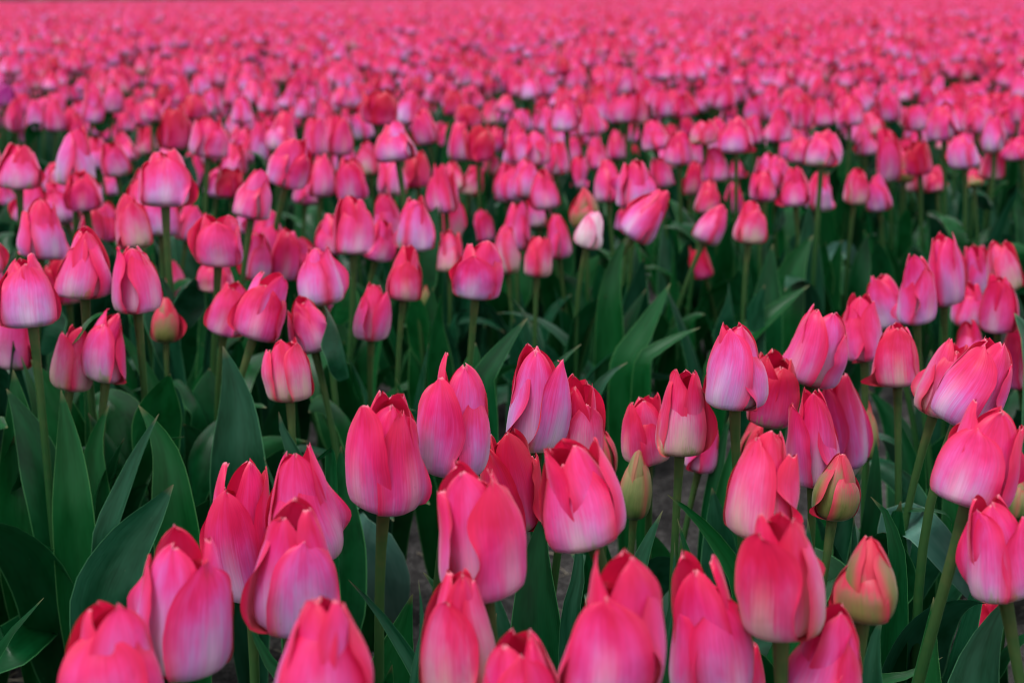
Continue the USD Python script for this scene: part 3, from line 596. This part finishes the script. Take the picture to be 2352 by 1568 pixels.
inside = [z for z in SPOTS if z[6]]
singles = inside[:max(0, 300 - len(made))]
single_ids = {id(z) for z in singles}
rest = [z for z in SPOTS if id(z) not in single_ids]
KINDS, PROB = np.array(list('PLSRBO')), np.array([.47, .29, .12, .035, .01, .075])
for k, z in enumerate(singles):
    rs = np.random.default_rng(5000 + k)
    kind = rs.choice(KINDS, p=PROB); H = rs.uniform(.058, .072); R = SIZE[kind] / 2 * rs.uniform(.88, 1.08)
    ax = np.array([rs.normal(0, .12), rs.normal(0, .10), 1]); ax /= np.linalg.norm(ax)
    c = np.array(z[:3])
    t = build_tulip(5000 + k, c - ax * H / 2, c + ax * H / 2, R, kind, 1, None, '')
    t.update(px=np.array(z[3:5]), w=2 * R / z[5] / K, land='')

# far flowers: instances of fourteen low plants
inst = UsdGeom.PointInstancer.Define(stage, '/World/tulip_field')
tag(inst.GetPrim(), 'pink tulip field running back to the horizon, its flowers too many to count', 'tulip field', kind='stuff')
protos = []
PK = list('PPPPPLLLLSSROP')
for k, kind in enumerate(PK):
    rs = np.random.default_rng(9000 + k)
    root = UsdGeom.Xform.Define(stage, f'/World/tulip_field/plants/tulip_plant_{k + 1:03d}')
    H, R = rs.uniform(.058, .072), SIZE[kind] / 2 * rs.uniform(.92, 1.08)
    ax = np.array([rs.normal(0, .12), rs.normal(0, .12), 1]); Q = frame_to(ax); b = np.array([0, 0, .405])
    pp = str(root.GetPath())
    v, f, uv = join(petals_of(rs, H, R, kind, 2)); usdkit.mesh(stage, pp + '/petals', (v @ Q.T + b, f), M[kind if kind != 'O' else 'L'], smooth=True, uv=uv)
    line = bezier(np.zeros(3), np.array([rs.normal(0, .01), rs.normal(0, .01), .16]), b - ax * .11, b + ax * .002, 5)
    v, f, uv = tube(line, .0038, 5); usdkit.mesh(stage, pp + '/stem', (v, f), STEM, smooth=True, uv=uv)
    v, f, uv = join(plant_leaves(rs, np.zeros(3), .40, 3, 5, 9)); usdkit.mesh(stage, pp + '/leaves', (v, f), LEAF[k % 3], smooth=True, uv=uv)
    protos.append(root.GetPath())
inst.CreatePrototypesRel().SetTargets(protos)
n = len(rest); ri = np.random.default_rng(11)
pos = np.array([[z[0], z[1], 0.0] for z in rest]); sc = np.array([z[2] / .44 for z in rest])
far = np.clip((np.array([z[5] for z in rest]) - 4) / 22, 0, 1)
ang = ri.uniform(0, 6.283, n)
inst.CreatePositionsAttr(Vt.Vec3fArray.FromNumpy(pos.astype(np.float32)))
inst.CreateProtoIndicesAttr(Vt.IntArray.FromNumpy(ri.integers(0, len(protos), n).astype(np.int32)))
inst.CreateOrientationsAttr(Vt.QuathArray([Gf.Quath(float(math.cos(a / 2)), 0, 0, float(math.sin(a / 2))) for a in ang]))
s3 = np.stack([sc * (1 + .5 * far), sc * (1 + .5 * far), sc], 1)
inst.CreateScalesAttr(Vt.Vec3fArray.FromNumpy(s3.astype(np.float32)))

# ------------------------------------------------------------------ single leaves read off the photograph
# points (x, y[, z]) in display pixels; z gives the height over the ground, without it the leaf stands in one plane at the depth where its tip has height zt
def photo_leaf(pts, w, zt=.36, d=None, cup=.45, mat=None, facing=0.0, dd=0.0, seed=0, wave=.08):
    rs = np.random.default_rng(seed + 333)
    if len(pts[0]) == 3: C = np.array([at_height(*p) for p in pts])
    else:
        tipp = at_height(*pts[-1], zt); d = d or (tipp - CAMP) @ F
        C = np.array([at_depth(x, y, d + dd * (1 - i / (len(pts) - 1))) for i, (x, y) in enumerate(pts)])
    C = np.vstack([[C[0][0] + rs.normal(0, .01), C[0][1] + rs.normal(0, .01), .01], C]) if C[0][2] > .05 else C
    if len(C) == 2: C = np.array([C[0], (C[0] + C[1]) / 2 + [0, 0, 0.004], C[1]])
    L = np.append(0, np.cumsum(np.linalg.norm(np.diff(C, axis=0), axis=1))); cs = PchipInterpolator(L / L[-1], C); n = 24; Cc = cs(np.linspace(0, 1, n))
    d = (Cc.mean(0) - CAMP) @ F
    W = w * K * d / 2
    Tn = np.gradient(Cc, axis=0); Tn /= np.linalg.norm(Tn, axis=1, keepdims=True)
    view = (CAMP - Cc.mean(0)); view /= np.linalg.norm(view)
    S = np.cross(Tn, view); S /= np.linalg.norm(S, axis=1, keepdims=True)
    N2 = np.cross(S, Tn)
    S = math.cos(facing) * S + math.sin(facing) * N2
    v, f, uv = leaf_blade(Cc, S, W, rs, 9, cup, wave, .2, .52)
    t = min(made, key=lambda t: np.hypot(*(t['foot'][:2] - Cc[0, :2])))
    put(t['path'], 'leaf', (v - t['foot'], f), mat or LEAF[rs.integers(3)], uv)

PHOTO_LEAVES = [
 dict(pts=[(770, 1215, .20), (835, 1262, .215), (890, 1340, .17), (917, 1430, .10)], w=135, mat=LEAF_PALE, cup=.15),
 dict(pts=[(235, 1400), (290, 1260), (350, 1180), (398, 1112)], d=1.22, w=150, zt=.25, mat=LEAF[1], cup=.2),
 dict(pts=[(240, 1390, .10), (205, 1315, .17), (110, 1255, .21), (28, 1285, .17)], w=62, mat=LEAF[2], facing=.5),
 dict(pts=[(35, 1205, .17), (90, 1180, .20), (150, 1180, .20), (215, 1208, .16)], w=42, mat=LEAF[1], facing=.5),
 dict(pts=[(-70, 1560, .12), (20, 1490, .16), (90, 1440, .15), (155, 1412, .13)], w=110, mat=LEAF[0], facing=.3),
 dict(pts=[(52, 1215), (48, 1040), (30, 848)], d=1.36, w=118, zt=.28), dict(pts=[(168, 1185), (160, 1050), (140, 895)], d=1.3, w=100, zt=.27),
 dict(pts=[(245, 1260), (290, 1110), (365, 950)], d=1.25, w=72, zt=.27, facing=.6), dict(pts=[(400, 1190), (385, 1060), (318, 930)], d=1.28, w=112, zt=.27),
 dict(pts=[(548, 1090), (545, 950), (512, 795)], d=1.36, w=140, zt=.28), dict(pts=[(225, 1190), (215, 1050), (250, 930)], d=1.34, w=80, zt=.25),
 dict(pts=[(680, 1060), (650, 990), (640, 945)], d=1.3, w=70, zt=.20, mat=LEAF[1]), dict(pts=[(760, 1030), (700, 1075), (668, 1090)], d=1.2, w=34, zt=.20, facing=.7),
 dict(pts=[(1240, 1480), (1235, 1330), (1250, 1170)], w=150, facing=.35), dict(pts=[(1440, 1430), (1470, 1300), (1522, 1172)], w=88, facing=.4),
 dict(pts=[(1625, 1300), (1640, 1120), (1677, 952)], w=50, zt=.33), dict(pts=[(1650, 1320), (1665, 1140), (1697, 985)], w=58, zt=.32),
 dict(pts=[(1710, 1370), (1645, 1240), (1533, 1135)], w=66, cup=.2, facing=.5), dict(pts=[(1600, 1340), (1575, 1260), (1556, 1190)], w=46),
 dict(pts=[(1530, 1480), (1545, 1380), (1550, 1245)], w=34, facing=.5),
 dict(pts=[(1900, 1330), (1930, 1210), (1981, 1070)], w=80, zt=.30), dict(pts=[(2000, 1230), (2008, 1120), (2013, 1003)], w=54, zt=.31),
 dict(pts=[(2060, 1290), (2035, 1180), (2000, 1140)], w=70, cup=.3), dict(pts=[(2062, 1200, .27), (2120, 1214, .29), (2185, 1290, .25), (2262, 1412, .17)], w=84, mat=LEAF_PALE, cup=.25, facing=.2),
 dict(pts=[(2050, 1200, .27), (2085, 1172, .30), (2140, 1172, .30), (2185, 1215, .27)], w=26, mat=LEAF[0], facing=.9),
 dict(pts=[(2230, 1660), (2250, 1530), (2320, 1365)], w=175, cup=.3, facing=.2), dict(pts=[(1930, 1590, .24), (2010, 1565, .27), (2090, 1548, .28), (2165, 1508, .29)], w=52, facing=.4),
 dict(pts=[(2000, 1600), (2005, 1500), (2028, 1405)], w=100), dict(pts=[(960, 1590), (970, 1460), (961, 1330)], w=30), dict(pts=[(950, 1590), (965, 1480), (992, 1373)], w=36, facing=.5),
 dict(pts=[(1000, 1640), (910, 1460), (800, 1330)], w=56, facing=.5), dict(pts=[(680, 1600), (620, 1520), (566, 1415)], w=72, facing=.3),
 dict(pts=[(1110, 880), (1150, 810), (1212, 730)], d=1.45, w=92, zt=.28, facing=.4), dict(pts=[(1440, 840), (1475, 770), (1540, 650)], d=1.78, w=80, zt=.28, facing=.4),
 dict(pts=[(1650, 850), (1740, 750), (1859, 655)], d=1.95, w=64, zt=.26, facing=.5), dict(pts=[(1800, 740), (1815, 640), (1868, 540)], d=2.2, w=92, zt=.28), dict(pts=[(1760, 740), (1765, 650), (1775, 560)], d=2.1, w=80, zt=.27),
 dict(pts=[(1360, 930), (1390, 870), (1441, 832)], d=1.5, w=60, zt=.20, mat=LEAF[1], facing=.4), dict(pts=[(1895, 600, .25), (1925, 575, .27), (1950, 580, .25), (1962, 620, .2)], w=42, mat=LEAF_PALE),
 dict(pts=[(1480, 830), (1530, 790), (1608, 752)], d=1.65, w=60, zt=.25, facing=.6), dict(pts=[(1240, 900), (1290, 830), (1335, 790)], d=1.5, w=60, zt=.25, facing=.5),
 dict(pts=[(2110, 1220), (2095, 1090), (2060, 960)], w=66, zt=.30), dict(pts=[(2190, 1250), (2190, 1120), (2180, 985)], w=60, zt=.30), dict(pts=[(1400, 700), (1410, 620), (1440, 540)], d=1.9, w=70, zt=.28),
 dict(pts=[(1885, 1560), (1870, 1400), (1855, 1190)], w=60), dict(pts=[(1310, 1420), (1330, 1300), (1325, 1190)], w=60), dict(pts=[(1700, 1330), (1690, 1200), (1705, 1090)], w=50, zt=.28),
]
for k, d in enumerate(PHOTO_LEAVES): photo_leaf(seed=k, **d)

# ------------------------------------------------------------------ straw litter on the soil
rs = np.random.default_rng(21); parts = []
def straw(p, az, L, r, tilt=0.05):
    a = np.array([math.cos(az) * math.cos(tilt), math.sin(az) * math.cos(tilt), math.sin(tilt)])
    line = p + a * np.linspace(-.5, .5, 5)[:, None] * L + np.append(rs.normal(0, .03 * L, 2), 0) * (np.linspace(-1, 1, 5)[:, None] ** 2)
    parts.append(tube(line, r, 5))
for px, py, az, L, r in ((130, 1523, 0.02, .06, .0012), (117, 1555, 1.5, .035, .002), (60, 1556, .25, .06, .0014), (150, 1540, .7, .03, .001), (125, 1530, 2.2, .03, .0009), (580, 1500, .3, .025, .0013), (600, 1490, 1.0, .02, .001), (40, 1562, 3.0, .04, .0012)):
    straw(at_height(px, py, .012), az, L, r)
for k in range(900):
    x, y = rs.uniform(-.6, 1.0), rs.uniform(.4, 1.9)
    straw(np.array([x, y, float(soil_height(np.array(x), np.array(y))) + rs.uniform(0, .006)]), rs.uniform(0, 3.14), rs.uniform(.01, .045), rs.uniform(.0005, .0013), rs.normal(0, .2))
v, f, uv = join(parts); s_ = put('/World', 'straw_litter', (v, f), STRAW, uv); tag(s_, 'dry broken straw scattered on the dark soil', 'straw', kind='stuff')

# ------------------------------------------------------------------ far hedge line at the end of the field
rs = np.random.default_rng(4); parts = []
xs = np.linspace(-300, 300, 240); hs = 2.2 + 2.4 * meshkit.fbm(np.stack([xs * .05, xs * 0, xs * 0], 1), 4, 2)
prof = np.array([[-3, 0], [-3.4, .45], [-2.2, .85], [0, 1.0], [2.2, .85], [3.4, .45], [3, 0]])
V = np.stack([np.broadcast_to(xs[:, None], (240, 7)), 420 + prof[None, :, 0] + rs.normal(0, .5, (240, 7)), hs[:, None] * prof[None, :, 1] + np.where(prof[None, :, 1] > 0, rs.normal(0, .25, (240, 7)), -.2)], -1).reshape(-1, 3)
h_ = put('/World', 'hedge_line', (V, grid_faces(7, 240)[:, ::-1]), HEDGE); tag(h_, 'far grey-brown line of bare hedge beyond the field', 'hedge', kind='stuff')

# ------------------------------------------------------------------ labels
DIRS = ['right of', 'above right of', 'above', 'above left of', 'left of', 'below left of', 'below', 'below right of']
used = {t['label'] for t in made if t['label']}
marks = [t for t in made if t.get('land')]
pairs = []
for mk in marks:
    sectors = {}
    for i, t in enumerate(made):
        if t is mk: continue
        dx, dy = t['px'] - mk['px']
        sectors.setdefault(int(round(math.degrees(math.atan2(-dy, dx)) / 45)) % 8, []).append((math.hypot(dx, dy), i))
    for k, lst in sectors.items():
        lst.sort()
        for rank, (dist, i) in enumerate(lst[:3]):
            if dist < 300 + 2 * made[i]['w']: pairs.append((dist + 130 * rank, i, mk, DIRS[k], ('closest', 'second closest', 'third closest')[rank]))
pairs.sort(key=lambda z: z[0])
for dist, i, mk, dr, rank in pairs:
    t = made[i]
    if t['label']: continue
    lab = f"{PHRASE[t['kind']][0]}, {rank} flower {dr} {mk['land']}"
    if lab in used or len(lab.split()) > 16: continue
    used.add(lab); t['label'] = lab
WHERE = ['left edge', 'left third', 'middle left', 'middle right', 'right third', 'right edge']
for t in made:
    if not t['label']:
        w_ = WHERE[int(np.clip(t['px'][0] / 2352 * 6, 0, 5))]
        t['label'] = f"small blurred {PHRASE[t['kind']][0]} behind the front rows, {w_} of the photo"
        t['group'] = f"blurred {PHRASE[t['kind']][0]}s at the {w_}"
    tag(t['prim'], t['label'], 'bud' if t['kind'] in 'BG' else 'tulip', t['group'] or 'tulips of the field')
for x in made:
    if len((x['label']).split()) > 16: print('LONG', x['label'])
print('individual tulips', len(made), 'hand', len(HAND), 'instances', n)
